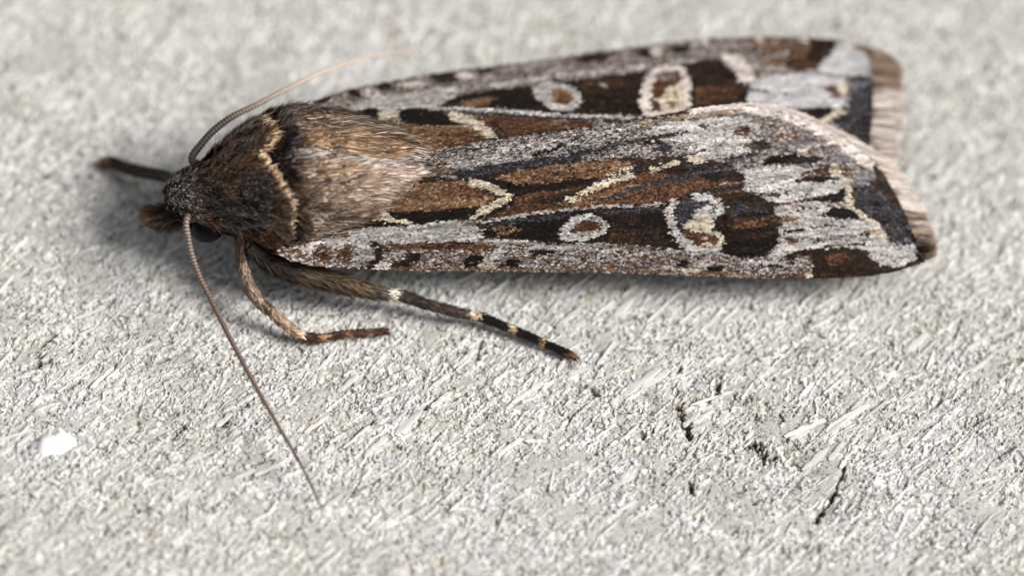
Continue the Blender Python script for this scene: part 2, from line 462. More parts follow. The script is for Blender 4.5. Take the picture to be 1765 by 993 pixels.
# ------------------------------------------------------------------ the moth
foot = unproject(560, 312, 2.7) * np.array([1, 1, 0])
moth = bpy.data.objects.new('moth', None); scene.collection.objects.link(moth)
moth.location = Vector(foot) * MM
moth.empty_display_size = 0.005
moth['label'] = 'brown and grey patterned moth with folded wings resting on the pale board'
moth['category'] = 'moth'

def interp(x, pts, col=1):
    p = np.asarray(pts, float)
    return np.interp(x, p[:, 0], p[:, col])

def sinterp(x, pts, col=1):
    """smoothed interpolation through control points (cubic Hermite, monotone-ish)"""
    p = np.asarray(pts, float); X = p[:, 0]; Y = p[:, col]
    d = np.gradient(Y, X)
    x = np.clip(x, X[0], X[-1]); i = np.clip(np.searchsorted(X, x) - 1, 0, len(X) - 2)
    h = X[i + 1] - X[i]; t = (x - X[i]) / h
    return ((2*t**3 - 3*t**2 + 1) * Y[i] + (t**3 - 2*t**2 + t) * h * d[i] + (-2*t**3 + 3*t**2) * Y[i+1] + (t**3 - t**2) * h * d[i+1])

# body: one continuous skin from the brow to the tail end; px x, px y, z mm, radius mm
BODY = [(286,346,1.95,0.10),(296,343,2.0,0.42),(312,338,2.15,0.66),(340,336,2.35,0.86),(372,334,2.5,1.06),(425,323,2.66,1.62),(495,313,2.72,2.08),
        (580,308,2.75,1.95),(660,304,2.78,1.52),(735,304,2.7,1.12),(850,312,2.2,1.15),(1000,314,1.95,1.3),(1150,308,1.85,1.15),(1250,304,1.8,0.75),(1300,302,1.75,0.12)]
NB, NR = 240, 72
def body_frame(s):
    """s = px x station -> centre, radius, axis, side, up"""
    c = unproject(s, sinterp(s, BODY, 1), sinterp(s, BODY, 2))
    c2 = unproject(s + 2, sinterp(np.minimum(s + 2, 1300), BODY, 1), sinterp(np.minimum(s + 2, 1300), BODY, 2))
    ax = norm(c2 - c); side = norm(np.cross(ax, np.array([0, 0, 1.0]))); up = np.cross(side, ax)
    return c, np.maximum(sinterp(s, BODY, 3), 0.05), ax, side, up
def collar_edge(th):
    t = ((np.asarray(th) + math.pi) % (2 * math.pi)) - math.pi
    return np.interp(t, [-1.9, -0.9, -0.58, -0.2, 0.0, 0.15, 0.35, 0.6, 0.9, 1.2, 1.9], [462, 462, 468, 477, 468, 453, 458, 476, 487, 486, 474])
def body_point(s, th):
    c, rr, ax, side, up = body_frame(s)
    # collar and thorax crest give the outline its steps
    sc = collar_edge(th)
    collar = (0.13 + 0.05 * np.sin(th * 7 + 1)) * np.exp(-((s - (sc - 10)) / np.where(s < sc - 10, 36.0, 9.0)) ** 2) - 0.20 * np.exp(-((s - (sc + 14)) / 10) ** 2)
    tw = ((th + math.pi) % (2 * math.pi)) - math.pi
    collar = collar * np.clip((tw + 1.05) / 0.5, 0, 1) * np.clip((2.0 - tw) / 0.4, 0, 1)
    rr = rr * (1 + 0.02 * np.sin(3 * th)) + collar
    nrm = side * np.sin(th)[..., None] + up * np.cos(th)[..., None]
    return c + nrm * rr[..., None], nrm, ax
S = np.linspace(286, 1300, NB); TH = np.linspace(0, 2 * math.pi, NR, endpoint=False)
SS, TT = np.meshgrid(S, TH, indexing='ij')
BP, BN, _ = body_point(SS, TT)
bi = np.arange(NB * NR).reshape(NB, NR)
bq = np.stack([bi[:-1], np.roll(bi, -1, 1)[:-1], np.roll(bi, -1, 1)[1:], bi[1:]], -1).reshape(-1, 4)
bcol = np.tile(lin((60, 46, 37)), (NB * NR, 1))
caps = [bi[0][None, :], bi[-1][::-1][None, :]]
body = add_obj('body', make_mesh('body', BP.reshape(-1, 3), [bq] + caps, bcol, True), MAT_CUTICLE, moth, label='stout furry brown thorax with small head')

def ribbons(root, dirs, nrm, length, width, col, lift, curl, tipcol=None, waist=0.5):
    """thin tapering hairs or long scales, five vertices each"""
    n = len(root)
    side = norm(np.cross(dirs, nrm))
    L = length[:, None]; W = width[:, None] / 2
    mid = root + dirs * L * waist + nrm * (lift[:, None] - curl[:, None] * waist) * L * waist
    tip = root + dirs * L + nrm * (lift[:, None] - curl[:, None]) * L
    v = np.stack([root - side * W * 0.7, root + side * W * 0.7, mid - side * W, mid + side * W, tip], 1).reshape(-1, 3)
    b = np.arange(n)[:, None] * 5
    q = b + np.array([[0, 1, 3, 2]]); t = b + np.array([[2, 3, 4]])
    tc = col if tipcol is None else tipcol
    c = np.stack([col * 0.92, col * 0.92, 0.5 * (col + tc), 0.5 * (col + tc), tc], 1).reshape(-1, 3)
    return v, [q, t], np.clip(c, 0, 1)

FUR_LAYERS = [
    ('p', [(280,290),(350,285),(372,330),(352,380),(325,378),(285,365)], 's'),
    ('p', [(335,285),(360,265),(400,230),(445,190),(478,200),(490,240),(475,260),(490,310),(494,350),(492,400),(500,440),(430,440),(380,410),(350,375),(340,340)], 'c'),
    ('p', [(400,230),(445,190),(468,205),(450,240),(410,262)], 'b', 0.6),
    ('p', [(345,325),(372,330),(402,356),(425,384),(405,394),(372,372),(350,350)], 'v'),
    ('l', [(352,312),(390,345),(425,380),(440,402)], 'n', 11),  # gap ahead of the collar, its shade drawn as dark fur
    ('e', (440,345,32,58), 'b', 0.85),
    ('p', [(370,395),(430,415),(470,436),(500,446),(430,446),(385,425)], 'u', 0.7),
    ('p', [(395,262),(450,256),(470,300),(440,296),(410,285)], 'c'),
    ('p', [(474,212),(508,218),(522,250),(520,300),(506,330),(490,322),(482,290),(470,262),(482,240)], 'n', 0.95),  # shade of the groove behind the collar, put into the fur colour
    ('p', [(490,178),(560,176),(640,186),(660,212),(600,220),(540,226),(500,216)], 'f'),
    ('p', [(515,236),(560,224),(620,224),(700,244),(735,262),(660,276),(600,268),(540,258)], 'o'),
    ('p', [(500,255),(560,254),(640,270),(725,275),(735,286),(640,284),(560,272),(505,275)], 'g', 0.75),
    ('p', [(505,285),(560,278),(620,284),(640,296),(560,304),(510,302)], 'o', 0.6),
    ('p', [(590,296),(690,282),(748,290),(760,330),(720,362),(650,365),(610,345),(600,318)], 'p', 0.8),
    ('p', [(690,262),(735,255),(748,275),(738,298),(712,290)], 'g', 0.7),
    ('p', [(490,330),(560,330),(620,345),(640,370),(600,385),(540,405),(500,430)], 'f'),
]
r = np.random.default_rng(21)
def fur_block(n, s0, s1, len_px, width_mm, lift, curl, th_lim=2.3, spread=0.16, blunt=False):
    s = r.uniform(s0, s1, n); th = r.uniform(-th_lim, th_lim, n)
    keep = (np.abs(s - (collar_edge(th) + 10)) > 9) | (th < -0.7)
    s, th = s[keep], th[keep]; n = len(s)
    P, Nn, ax = body_point(s, th)
    ax = norm(body_point(s + 4, th)[0] - P); Nn = norm(Nn - (Nn * ax).sum(-1, keepdims=True) * ax)
    tang = norm(np.cross(Nn, ax))
    cl1 = fbm(s / 20, th * 5, 501, 2) - 0.5; cl2 = fbm(s / 9, th * 13, 502, 2); cl3 = fbm(s / 26, th * 9, 503, 2) - 0.5
    d = norm(ax + tang * (r.normal(0, spread * 0.7, n) + cl1 * min(spread * 5, 0.9))[:, None])
    L = len_px * PXMM * r.uniform(0.6, 1.3, n) * (1 + cl3)
    lift = lift * (1 + 1.6 * cl3)
    x, y = project(P + d * L[:, None] * 0.6 + Nn * (lift * L * 0.4)[:, None])
    cls = classify(x, y, FUR_LAYERS, 'f', r, warp=2.0, jit=2.0, seed=200)
    tx, ty = project(P + d * L[:, None] + Nn * ((lift - curl) * L)[:, None])
    ok = in_poly(tx + r.normal(0, 7, n), ty + r.normal(0, 4, n), [(200,500),(200,100),(560,100),(590,176),(632,196),(690,222),(748,258),(756,292),(750,344),(706,362),(648,376),(560,404),(505,436),(490,500)])
    P, Nn, d, L, s, th, cls, cl2, x, y, lift = (q[ok] for q in (P, Nn, d, L, s, th, cls, cl2, x, y, lift)); n = int(ok.sum())
    edge = (s < collar_edge(th) + 1) & (s > collar_edge(th) - 9 + r.normal(0, 2.5, n)) & (np.abs(th) < 1.35)
    cls[edge] = KIDX['t']
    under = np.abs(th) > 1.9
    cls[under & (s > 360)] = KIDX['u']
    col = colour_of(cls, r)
    k2 = np.where(cls == KIDX['t'], 0.35, 1.0)
    col = col * (1 + k2 * (1.1 * np.clip((cl2 - 0.5) * 1.7 + 0.5, 0, 1) - 0.5))[:, None]
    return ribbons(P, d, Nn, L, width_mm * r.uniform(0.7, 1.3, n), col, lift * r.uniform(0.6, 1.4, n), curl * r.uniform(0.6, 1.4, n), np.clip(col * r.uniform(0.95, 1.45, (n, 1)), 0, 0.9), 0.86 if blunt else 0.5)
def merge(blocks):
    V, Q, T, C = [], [], [], []; off = 0
    for v, (q, t), c in blocks:
        V.append(v); Q.append(q + off); T.append(t + off); C.append(c); off += len(v)
    return np.concatenate(V), [np.concatenate(Q), np.concatenate(T)], np.concatenate(C)
blocks = [fur_block(3500, 350, 520, 20, 0.045, 0.5, 0.2, 3.14, 0.5),
          fur_block(3400, 290, 350, 9, 0.05, 0.45, 0.25, 2.6, 0.6, True),
          fur_block(20000, 345, 490, 12, 0.045, 0.42, 0.25, 2.4, 0.35, True),
          fur_block(14000, 462, 580, 17, 0.042, 0.34, 0.16, 2.4, 0.22, True),
          fur_block(9000, 490, 610, 27, 0.032, 0.26, 0.14, 2.4, 0.16),
          fur_block(14000, 555, 670, 31, 0.030, 0.22, 0.12, 2.2, 0.13),
          fur_block(6500, 640, 724, 30, 0.030, 0.26, 0.12, 1.0, 0.15)]
v, f, c = merge(blocks)
add_obj('fur', make_mesh('fur', v, f, c), MAT_FUR, body, kind='stuff')

# eye
def blob(center, axes, nu=24, nv=16):
    u = np.linspace(0, 2 * math.pi, nu, endpoint=False); w = np.linspace(0.02, math.pi - 0.02, nv)
    U, W = np.meshgrid(u, w)
    a = np.asarray(axes)
    P = center + (np.sin(W) * np.cos(U))[..., None] * a[0] + (np.sin(W) * np.sin(U))[..., None] * a[1] + np.cos(W)[..., None] * a[2]
    ii = np.arange(nu * nv).reshape(nv, nu)
    q = np.stack([ii[:-1], ii[1:], np.roll(ii, -1, 1)[1:], np.roll(ii, -1, 1)[:-1]], -1).reshape(-1, 4)
    return P.reshape(-1, 3), [q, ii[0][None, :], ii[-1][::-1][None, :]]
ev, ef = blob(unproject(358, 394, 1.95), [np.array([0.49, 0.05, 0]), np.array([0, 0.34, -0.12]), np.array([0, 0.12, 0.42])])
MAT_EYE = pigment_mat('eye', 0.3, 0.15, 40000.0, 0.1)
add_obj('eye', make_mesh('eye', ev, ef, np.tile(lin((9, 7, 7)), (len(ev), 1)), True), MAT_EYE, body, label='glossy black round eye')

# ------------------------------------------------------------------ wings
N_LOW = [(478,437),(500,448),(545,457),(700,463),(900,464),(1100,467),(1200,471),(1300,475),(1430,476),(1500,473),(1550,464),(1592,451)]
N_UP = [(478,430),(520,395),(600,338),(700,288),(750,266),(850,241),(950,229),(1050,219),(1110,208),(1200,191),(1250,184),(1295,180),(1345,186),(1400,205),(1450,232),
        (1500,270),(1530,305),(1555,350),(1575,395),(1587,430),(1592,449)]
N_ZC = [(478,2.55),(545,2.2),(700,1.85),(900,1.65),(1100,1.55),(1300,1.5),(1592,1.5)]
N_ZD = [(478,2.6),(520,2.75),(600,3.2),(700,3.75),(800,4.05),(900,4.1),(1000,4.05),(1110,3.95),(1200,3.8),(1295,3.6),(1400,3.15),(1500,2.55),(1592,1.52)]
F_UP = [(540,175),(600,156),(700,136),(800,122),(900,110),(1000,96),(1100,82),(1200,70),(1270,67),(1370,67),(1450,72),(1480,79),(1512,97)]
F_LOW = [(540,205),(600,250),(700,282),(800,280),(1000,270),(1200,250),(1400,258),(1480,275),(1512,272)]
F_ZC = [(540,2.7),(600,2.4),(700,2.2),(900,2.1),(1100,2.1),(1300,2.05),(1512,1.9)]
F_ZD = [(540,2.8),(600,3.3),(700,3.9),(800,3.95),(1000,3.65),(1200,3.35),(1400,2.75),(1512,2.25)]

NEAR_VEINS = [[(700,392),(826,382),(960,363),(1100,354),(1165,348)], [(560,440),(800,418),(1000,420),(1200,434),(1350,440),(1480,426)],
              [(1250,352),(1380,330),(1520,322)], [(1252,375),(1400,352),(1545,352)], [(1255,400),(1400,385),(1562,382)], [(1250,425),(1400,410),(1578,412)],
              [(760,300),(900,280),(1060,250),(1200,232),(1330,208)], [(880,318),(1020,300),(1200,290),(1350,275),(1450,250)], [(1160,348),(1260,322),(1380,300),(1490,288)]]
FAR_VEINS = [[(640,180),(780,187),(920,196),(1110,203)], [(700,162),(850,148),(1000,126),(1200,104),(1440,122)], [(1195,140),(1330,150),(1500,160)], [(1195,175),(1350,165),(1505,195)]]
def line_dist(x, y, pts):
    best = np.full(np.broadcast(x, y).shape, 1e9)
    for (ax, ay), (bx, by) in zip(pts[:-1], pts[1:]):
        dx, dy = bx - ax, by - ay
        t = np.clip(((x - ax) * dx + (y - ay) * dy) / (dx * dx + dy * dy), 0, 1)
        best = np.minimum(best, np.hypot(x - ax - t * dx, y - ay - t * dy))
    return best

class Wing:
    def __init__(self, lo, up, zc, zd, near):
        self.lo, self.up, self.zc, self.zd, self.near = lo, up, zc, zd, near
    def vcoord(self, x, y):
        lo = interp(x, self.lo); up = interp(x, self.up)
        v = (lo - y) / np.maximum(lo - up, 1.0)
        return v if self.near else 1 - v
    def z(self, x, y):
        v = self.vcoord(x, y); vc = np.clip(v, -0.1, 1.1)
        e = 1.7 if self.near else 1.45
        prof = 1 - np.sign(1 - vc) * np.abs(1 - vc) ** e
        zc = sinterp(x, self.zc); zd = sinterp(x, self.zd)
        # gentle pleats that follow the veins
        pleat = 0.035 * np.sin(v * 17 + 0.8) * np.clip((np.asarray(x) - 700) / 300, 0, 1) * np.clip(v * 4, 0, 1) * np.clip((1 - v) * 5, 0, 1)
        ridge = 0.0
        for ln in (NEAR_VEINS if self.near else FAR_VEINS):
            ridge = np.maximum(ridge, np.exp(-(line_dist(np.asarray(x, float), np.asarray(y, float), ln) / 4.0) ** 2))
        return zc + (zd - zc) * prof + pleat + 0.05 * ridge
    def P(self, x, y):
        return unproject(x, y, self.z(x, y))
    def frame(self, x, y, fx, fy):
        p = self.P(x, y)
        a = norm(self.P(x + fx * 3, y + fy * 3) - p)
        b = norm(self.P(x - fy * 3, y + fx * 3) - p)
        n = norm(np.cross(a, b)); n = np.where((n[..., 2:3] < 0), -n, n)
        return p, a, n
NEAR = Wing(N_LOW, N_UP, N_ZC, N_ZD, True)
FAR = Wing(F_LOW, F_UP, F_ZC, F_ZD, False)

NEAR_LAYERS = [
    # forewing hind field: grey white with streaks
    ('p', [(600,330),(735,262),(850,241),(950,229),(1110,208),(1200,191),(1300,180),(1420,215),(1480,262),(1500,320),(1440,330),(1330,320),(1280,300),(1250,280),(1180,272),(1100,268),(1040,262),(960,278),(900,286),(850,292),(800,300),(740,305)], 'H'),
    ('p', [(740,272),(850,245),(950,234),(1050,224),(1110,212),(1050,248),(960,262),(880,274),(800,290),(745,296)], 'W', 0.36),
    ('p', [(1105,226),(1160,212),(1230,203),(1290,203),(1315,222),(1270,240),(1200,248),(1150,242)], 'W', 0.92),
    ('p', [(1190,250),(1300,235),(1290,262),(1240,272),(1190,272)], 'W', 0.7),
    ('l', [(1105,213),(1200,197),(1262,192)], 'A', 9, 0.7),
    ('l', [(925,268),(950,260),(975,250)], 'D', 6, 0.9),
    ('l', [(780,262),(830,256),(870,250)], 'K', 4, 0.7), ('l', [(860,246),(900,242)], 'K', 5, 0.5), ('l', [(880,258),(905,261)], 'K', 5, 0.6),
    ('l', [(990,240),(1040,236),(1060,226)], 'K', 6, 0.5),
    ('l', [(1060,250),(1100,244),(1140,236),(1185,228)], 'K', 7, 0.8),
    ('e', (1215,219,9,4), 'K', 0.7),
    ('e', (1145,256,13,9), 'K', 0.85),
    ('e', (1128,246,18,5), 'D', 0.7),
    ('e', (745,256,11,6), 'K'), ('e', (765,257,7,3), 'W'),
    ('p', [(738,290),(775,288),(790,296),(760,302)], 'T', 0.7),
    ('l', [(750,308),(775,302),(800,304)], 'K', 9, 0.8), ('l', [(765,304),(792,306)], 'L', 5, 0.7),
    # charcoal streak above the tan strip
    ('l', [(790,302),(850,290),(900,283),(960,275),(1020,263),(1060,252)], 'K', 13, 0.95),
    ('l', [(850,283),(890,277),(915,270)], 'W', 4, 0.8),
    ('l', [(1010,272),(1080,262),(1130,268)], 'H', 14, 0.8),
    # tan strip
    ('p', [(850,306),(900,294),(960,284),(1010,278),(1060,274),(1092,282),(1045,304),(1000,308),(950,315),(900,319)], 'T', 0.85),
    ('p', [(880,306),(940,296),(1000,290),(1040,292),(1000,304),(930,312)], 'R', 0.5),
    # rusty fold field below
    ('p', [(850,372),(885,350),(900,335),(960,326),(1020,318),(1045,312),(1090,300),(1130,296),(1200,306),(1265,312),(1290,330),(1230,338),(1160,348),(1050,356),(950,364),(860,376)], 'R', 0.9),
    ('p', [(890,350),(960,332),(1010,326),(1000,338),(940,352)], 'B', 0.7),
    ('p', [(960,352),(1010,338),(1060,325),(1100,318),(1060,342),(1000,356)], 'T', 0.75),
    ('p', [(822,303),(850,309),(880,316),(905,320),(960,316),(1000,309),(1027,308),(1016,319),(960,325),(915,331),(888,342),(882,356),(862,366),(836,370),(868,347),(878,338),(860,325),(840,315)], 'D'),
    ('l', [(955,345),(985,337),(1010,326),(1024,314)], 'D', 6, 0.9),
    ('l', [(984,344),(1010,331),(1035,319),(1060,309),(1088,302)], 'C', 11, 0.85),
    ('l', [(1045,302),(1070,296),(1090,288)], 'C', 7, 0.6),
    ('l', [(1125,293),(1165,281)], 'C', 9, 0.75),
    ('l', [(1020,316),(1080,296),(1120,290)], 'K', 4, 0.6),
    ('l', [(1050,340),(1085,328),(1120,318),(1160,308),(1210,299),(1262,288)], 'K', 9, 0.9),
    ('l', [(1180,287),(1200,291),(1235,283),(1268,273),(1300,266)], 'K', 9, 0.85),
    ('l', [(1168,271),(1195,266),(1216,257)], 'B', 4),
    ('e', (1202,277,17,6), 'C', 0.9),
    ('p', [(1195,305),(1235,295),(1250,308),(1225,313)], 'D', 0.9),
    ('p', [(1150,330),(1190,314),(1245,314),(1275,326),(1230,336),(1170,344)], 'R', 0.7),
    ('l', [(1185,335),(1240,328),(1290,322)], 'K', 7, 0.7),
    ('l', [(1240,318),(1275,316)], 'A', 4, 0.6),
    # area of the claviform spot
    ('p', [(640,350),(700,322),(760,312),(815,314),(846,332),(850,342),(835,353),(800,359),(740,364),(660,366)], 'T'),
    ('p', [(760,318),(815,318),(840,332),(830,345),(790,338),(765,330)], 'R', 0.75),
    ('p', [(820,318),(842,330),(838,338),(818,328)], 'v', 0.6),
    ('l', [(814,315),(835,319),(855,327),(868,334),(875,339),(866,346),(850,355),(834,363),(818,371)], 'C', 13),
    ('p', [(655,361),(690,368),(740,364),(800,358),(826,363),(818,372),(772,379),(745,388),(720,386),(680,382),(668,372)], 'D'),
    ('p', [(632,388),(660,380),(703,388),(695,394),(650,395)], 'D'),
    ('p', [(646,368),(668,364),(676,374),(668,380),(650,380)], 'C'), ('l', [(664,379),(688,381),(708,386)], 'C', 7),
    # costal strip
    ('p', [(470,432),(560,402),(640,393),(720,388),(780,380),(805,385),(826,398),(832,409),(900,413),(960,420),(1040,419),(1100,424),(1180,433),(1260,438),(1300,441),(1345,440),(1400,440),(1400,485),(470,485)], 'G'),
    ('p', [(590,402),(640,393),(720,388),(785,379),(812,386),(827,398),(836,410),(790,416),(700,420),(650,417),(600,412)], 'W'),
    ('p', [(482,440),(500,425),(545,410),(562,405),(590,400),(580,412),(545,422),(536,445),(520,455),(500,452)], 'P', 0.5),
    ('p', [(470,432),(505,420),(520,436),(500,456),(470,452)], 'f', 0.75),
    ('p', [(560,412),(600,405),(640,408),(650,418),(620,425),(600,420),(570,428)], 'W', 0.7),
    ('e', (597,405,7,5), 'R'),
    ('p', [(650,420),(700,420),(780,416),(850,424),(862,428),(830,433),(790,430),(700,428),(660,426)], 'R', 0.85),
    ('p', [(540,432),(556,424),(572,428),(572,442),(556,450),(543,446)], 'R', 0.7),
    ('p', [(582,434),(598,422),(607,426),(606,445),(592,452),(580,446)], 'R', 0.9),
    ('p', [(636,416),(648,414),(662,430),(658,445),(648,461),(634,461),(645,445),(648,430)], 'B', 0.95),
    ('p', [(608,425),(640,422),(645,445),(625,452),(608,448)], 'W', 0.55),
    ('p', [(668,461),(690,448),(708,434),(732,436),(720,450),(700,461)], 'B', 0.95),
    ('p', [(672,445),(690,430),(706,430),(690,446)], 'W', 0.8),
    ('p', [(798,442),(830,440),(829,452),(820,463),(802,463)], 'D', 0.95),
    ('p', [(832,448),(855,430),(880,428),(860,446)], 'W', 0.85),
    ('p', [(866,458),(878,446),(900,447),(894,461)], 'D', 0.95),
    ('p', [(908,431),(935,429),(965,433),(925,440)], 'B', 0.85),
    ('p', [(842,415),(900,414),(950,420),(1010,420),(1080,426),(1080,432),(960,430),(880,426)], 'W', 0.7),
    ('p', [(950,440),(1010,432),(1080,436),(1060,446),(960,450)], 'W', 0.45),
    ('l', [(1140,431),(1190,434),(1260,438)], 'W', 5, 0.85),
    ('p', [(1168,456),(1178,446),(1190,452),(1180,461)], 'D', 0.9),
    ('p', [(1208,467),(1225,460),(1250,458),(1235,469)], 'D', 0.9),
    ('p', [(1195,450),(1220,447),(1240,452),(1210,459)], 'W', 0.8),
    ('l', [(655,461),(800,462),(900,463),(1100,465),(1300,473)], 'T', 5, 0.7),
    ('e', (661,457,13,6), 'P', 0.8), ('e', (840,457,18,6), 'C', 0.85), ('e', (1190,466,16,5), 'C', 0.8),
    ('l', [(1300,474),(1400,476),(1470,475)], 'R', 6, 0.6),
    ('e', (1395,474,9,4), 'C', 0.8), ('e', (1476,473,10,3), 'C', 0.8),
    ('l', [(1280,452),(1330,456),(1380,456)], 'W', 6, 0.7), ('l', [(1300,460),(1345,458)], 'D', 5, 0.7),
    # discal cell
    ('p', [(822,384),(900,372),(960,366),(1040,360),(1150,354),(1260,345),(1340,350),(1350,372),(1340,440),(1260,437),(1180,431),(1100,423),(1040,418),(960,419),(900,412),(830,407)], 'B'),
    ('p', [(828,392),(880,378),(960,371),(990,368),(968,390),(962,418),(930,415),(880,412),(898,398),(866,386)], 'D'),
    ('p', [(826,384),(862,386),(897,394),(882,401),(856,404),(832,397)], 'T', 0.8),
    ('p', [(816,384),(840,390),(858,400),(850,406),(830,405)], 'D', 0.9),
    ('p', [(1045,372),(1100,370),(1145,366),(1145,392),(1100,394),(1045,392)], 'D', 0.55),
    ('p', [(1040,402),(1100,402),(1140,410),(1130,420),(1050,414)], 'R', 0.3),
    ('p', [(1130,358),(1148,356),(1150,390),(1165,410),(1192,432),(1155,426),(1138,400)], 'D', 0.9),
    ('p', [(1236,384),(1262,388),(1255,408),(1300,412),(1342,398),(1338,432),(1290,446),(1250,437)], 'D', 0.75),
    ('p', [(1246,352),(1300,350),(1340,355),(1340,372),(1262,378)], 'K', 0.6),
    ('p', [(1262,379),(1320,373),(1338,381),(1310,392),(1265,394)], 'R', 0.65),
    # white vein with charcoal below
    ('l', [(830,391),(900,380),(960,372),(1040,364),(1150,360)], 'K', 9, 0.9),
    ('l', [(788,383),(820,382)], 'H', 7, 0.7),
    ('l', [(826,382),(880,374),(920,368),(960,363)], 'W', 4.2),
    ('l', [(960,363),(1040,356),(1100,354),(1150,351),(1166,347)], 'W', 3.4, 0.85),
    # orbicular spot
    ('p', [(958,408),(970,384),(988,367),(1010,362),(1040,368),(1054,385),(1050,402),(1030,413),(1008,420),(980,421),(962,416)], 'D'),
    ('p', [(964,405),(975,385),(990,371),(1010,366),(1035,372),(1049,385),(1045,398),(1030,408),(1010,415),(985,417),(967,413)], 'W'),
    ('p', [(984,399),(998,384),(1015,379),(1033,381),(1038,388),(1026,396),(1006,403),(990,403)], 'R'),
    ('l', [(995,401),(1015,400),(1030,396)], 'H', 4, 0.7),
    # reniform spot
    ('p', [(1140,362),(1150,350),(1200,335),(1235,338),(1250,352),(1246,368),(1236,384),(1252,402),(1256,420),(1240,434),(1200,437),(1175,425),(1155,405),(1146,385)], 'D'),
    ('p', [(1158,352),(1180,342),(1210,338),(1240,346),(1243,360),(1232,378),(1230,392),(1246,406),(1248,420),(1236,429),(1200,431),(1176,420),(1162,400),(1154,375)], 'K'),
    ('p', [(1180,402),(1200,398),(1225,401),(1242,414),(1234,425),(1210,428),(1188,418)], 'R'),
    ('p', [(1177,386),(1192,374),(1212,364),(1232,374),(1232,388),(1228,395),(1242,404),(1232,407),(1215,400),(1198,400),(1184,395)], 'C'),
    ('p', [(1190,374),(1203,360),(1216,353),(1228,355),(1222,368),(1205,374)], 'W', 0.85),
    ('l', [(1162,350),(1154,362),(1155,378),(1161,394),(1172,410),(1187,423),(1204,431),(1228,431),(1242,425)], 'W', 14),
    ('l', [(1148,368),(1152,388),(1160,402)], 'C', 4, 0.6),
    ('l', [(1203,340),(1220,341),(1234,347),(1242,356),(1238,366),(1231,373)], 'W', 13),
    ('l', [(1234,400),(1245,411),(1246,420),(1238,427)], 'C', 8),
    ('e', (1214,411,5,3), 'C'), ('e', (1222,420,6,3), 'C'),
    # post-median grey-white area
    ('p', [(1285,292),(1330,285),(1420,290),(1472,310),(1455,330),(1465,352),(1490,372),(1515,388),(1525,405),(1550,420),(1582,420),(1587,446),(1545,463),(1520,458),(1500,440),(1485,426),(1440,428),(1395,429),(1350,441),(1335,452),(1325,442),(1345,415),(1340,395),(1352,380),(1335,366),(1340,351),(1310,337),(1280,330)], 'W', 0.95),
    ('l', [(1290,332),(1330,335),(1360,332)], 'K', 5, 0.8),
    ('l', [(1340,352),(1380,347),(1400,342)], 'R', 5, 0.7),
    ('p', [(1382,349),(1420,336),(1457,324),(1460,345),(1442,350),(1410,347)], 'D'),
    ('p', [(1410,371),(1440,357),(1468,360),(1484,371),(1488,378),(1450,377)], 'D'),
    ('p', [(1420,349),(1460,348),(1462,358),(1430,356)], 'c', 0.6),
    ('p', [(1478,404),(1492,396),(1506,400),(1497,409)], 'B'), ('p', [(1490,394),(1512,394),(1520,405),(1508,404)], 'A', 0.7),
    ('p', [(1338,382),(1358,371),(1380,374),(1372,384)], 'T', 0.75),
    ('l', [(1352,399),(1386,395)], 'D', 5, 0.9), ('l', [(1400,391),(1438,388),(1462,390)], 'K', 3, 0.8), ('l', [(1422,425),(1492,420)], 'D', 3.5, 0.9),
    ('e', (1365,415,8,6), 'R', 0.7), ('e', (1364,446,11,8), 'B', 0.85), ('l', [(1385,360),(1410,358)], 'K', 3, 0.8),
    ('p', [(1405,436),(1440,429),(1486,428),(1498,441),(1516,456),(1538,470),(1500,478),(1440,478),(1420,460)], 'B', 0.95),
    ('p', [(1420,440),(1460,434),(1480,440),(1450,452),(1430,462)], 'R', 0.65),
    ('p', [(1560,458),(1590,444),(1600,452),(1555,470)], 'B', 0.9),
    ('l', [(1463,322),(1465,336),(1466,350)], 'C', 11), ('l', [(1470,358),(1480,366),(1495,375),(1514,385)], 'C', 7, 0.9),
    ('e', (1519,402,6,6), 'C', 0.8),
    # terminal band
    ('p', [(1471,322),(1500,318),(1525,335),(1545,360),(1562,380),(1573,400),(1582,418),(1560,418),(1535,414),(1525,400),(1515,384),(1490,369),(1474,352)], 'K'),
    ('p', [(1480,345),(1510,345),(1545,385),(1560,405),(1535,405),(1515,380)], 'D', 0.5),
    ('p', [(1545,412),(1575,414),(1582,424),(1550,422)], 'V', 0.6),
    ('l', [(1525,322),(1548,356),(1567,386),(1580,414),(1588,440)], 'D', 7, 0.75),
    # hind outer corner
    ('l', [(1300,203),(1350,206),(1400,232),(1450,262),(1500,300)], 'H', 22, 0.9),
    ('e', (1280,226,17,9), 'R', 0.9), ('e', (1283,222,8,4), 'B'),
    ('p', [(1320,212),(1360,218),(1382,232),(1350,240),(1325,230)], 'G', 0.85),
    ('p', [(1283,253),(1312,240),(1338,247),(1330,258),(1292,260)], 'v', 0.95), ('e', (1312,250,18,6), 'D', 0.7),
    ('p', [(1330,236),(1372,232),(1392,240),(1350,246)], 'R', 0.6),
    ('p', [(1340,258),(1380,250),(1372,262),(1345,268)], 'K', 0.6),
    ('p', [(1305,287),(1328,271),(1370,266),(1424,273),(1405,281),(1340,282)], 'D'),
    ('e', (1386,261,13,6), 'C', 0.9), ('e', (1405,260,12,5), 'R', 0.7), ('e', (1350,226,10,4), 'P', 0.7),
    ('p', [(1365,310),(1392,294),(1430,284),(1436,299),(1402,308)], 'R', 0.9),
    ('p', [(1362,311),(1400,302),(1456,306),(1420,313),(1372,314)], 'D'),
    ('e', (1438,291,9,11), 'C'), ('e', (1458,296,8,7), 'R'), ('e', (1460,312,16,4), 'A', 0.6),
    ('e', (1380,246,20,6), 'V', 0.8), ('e', (1450,272,18,7), 'V', 0.85), ('e', (1490,308,16,7), 'V', 0.8), ('e', (1478,283,14,6), 'H'),
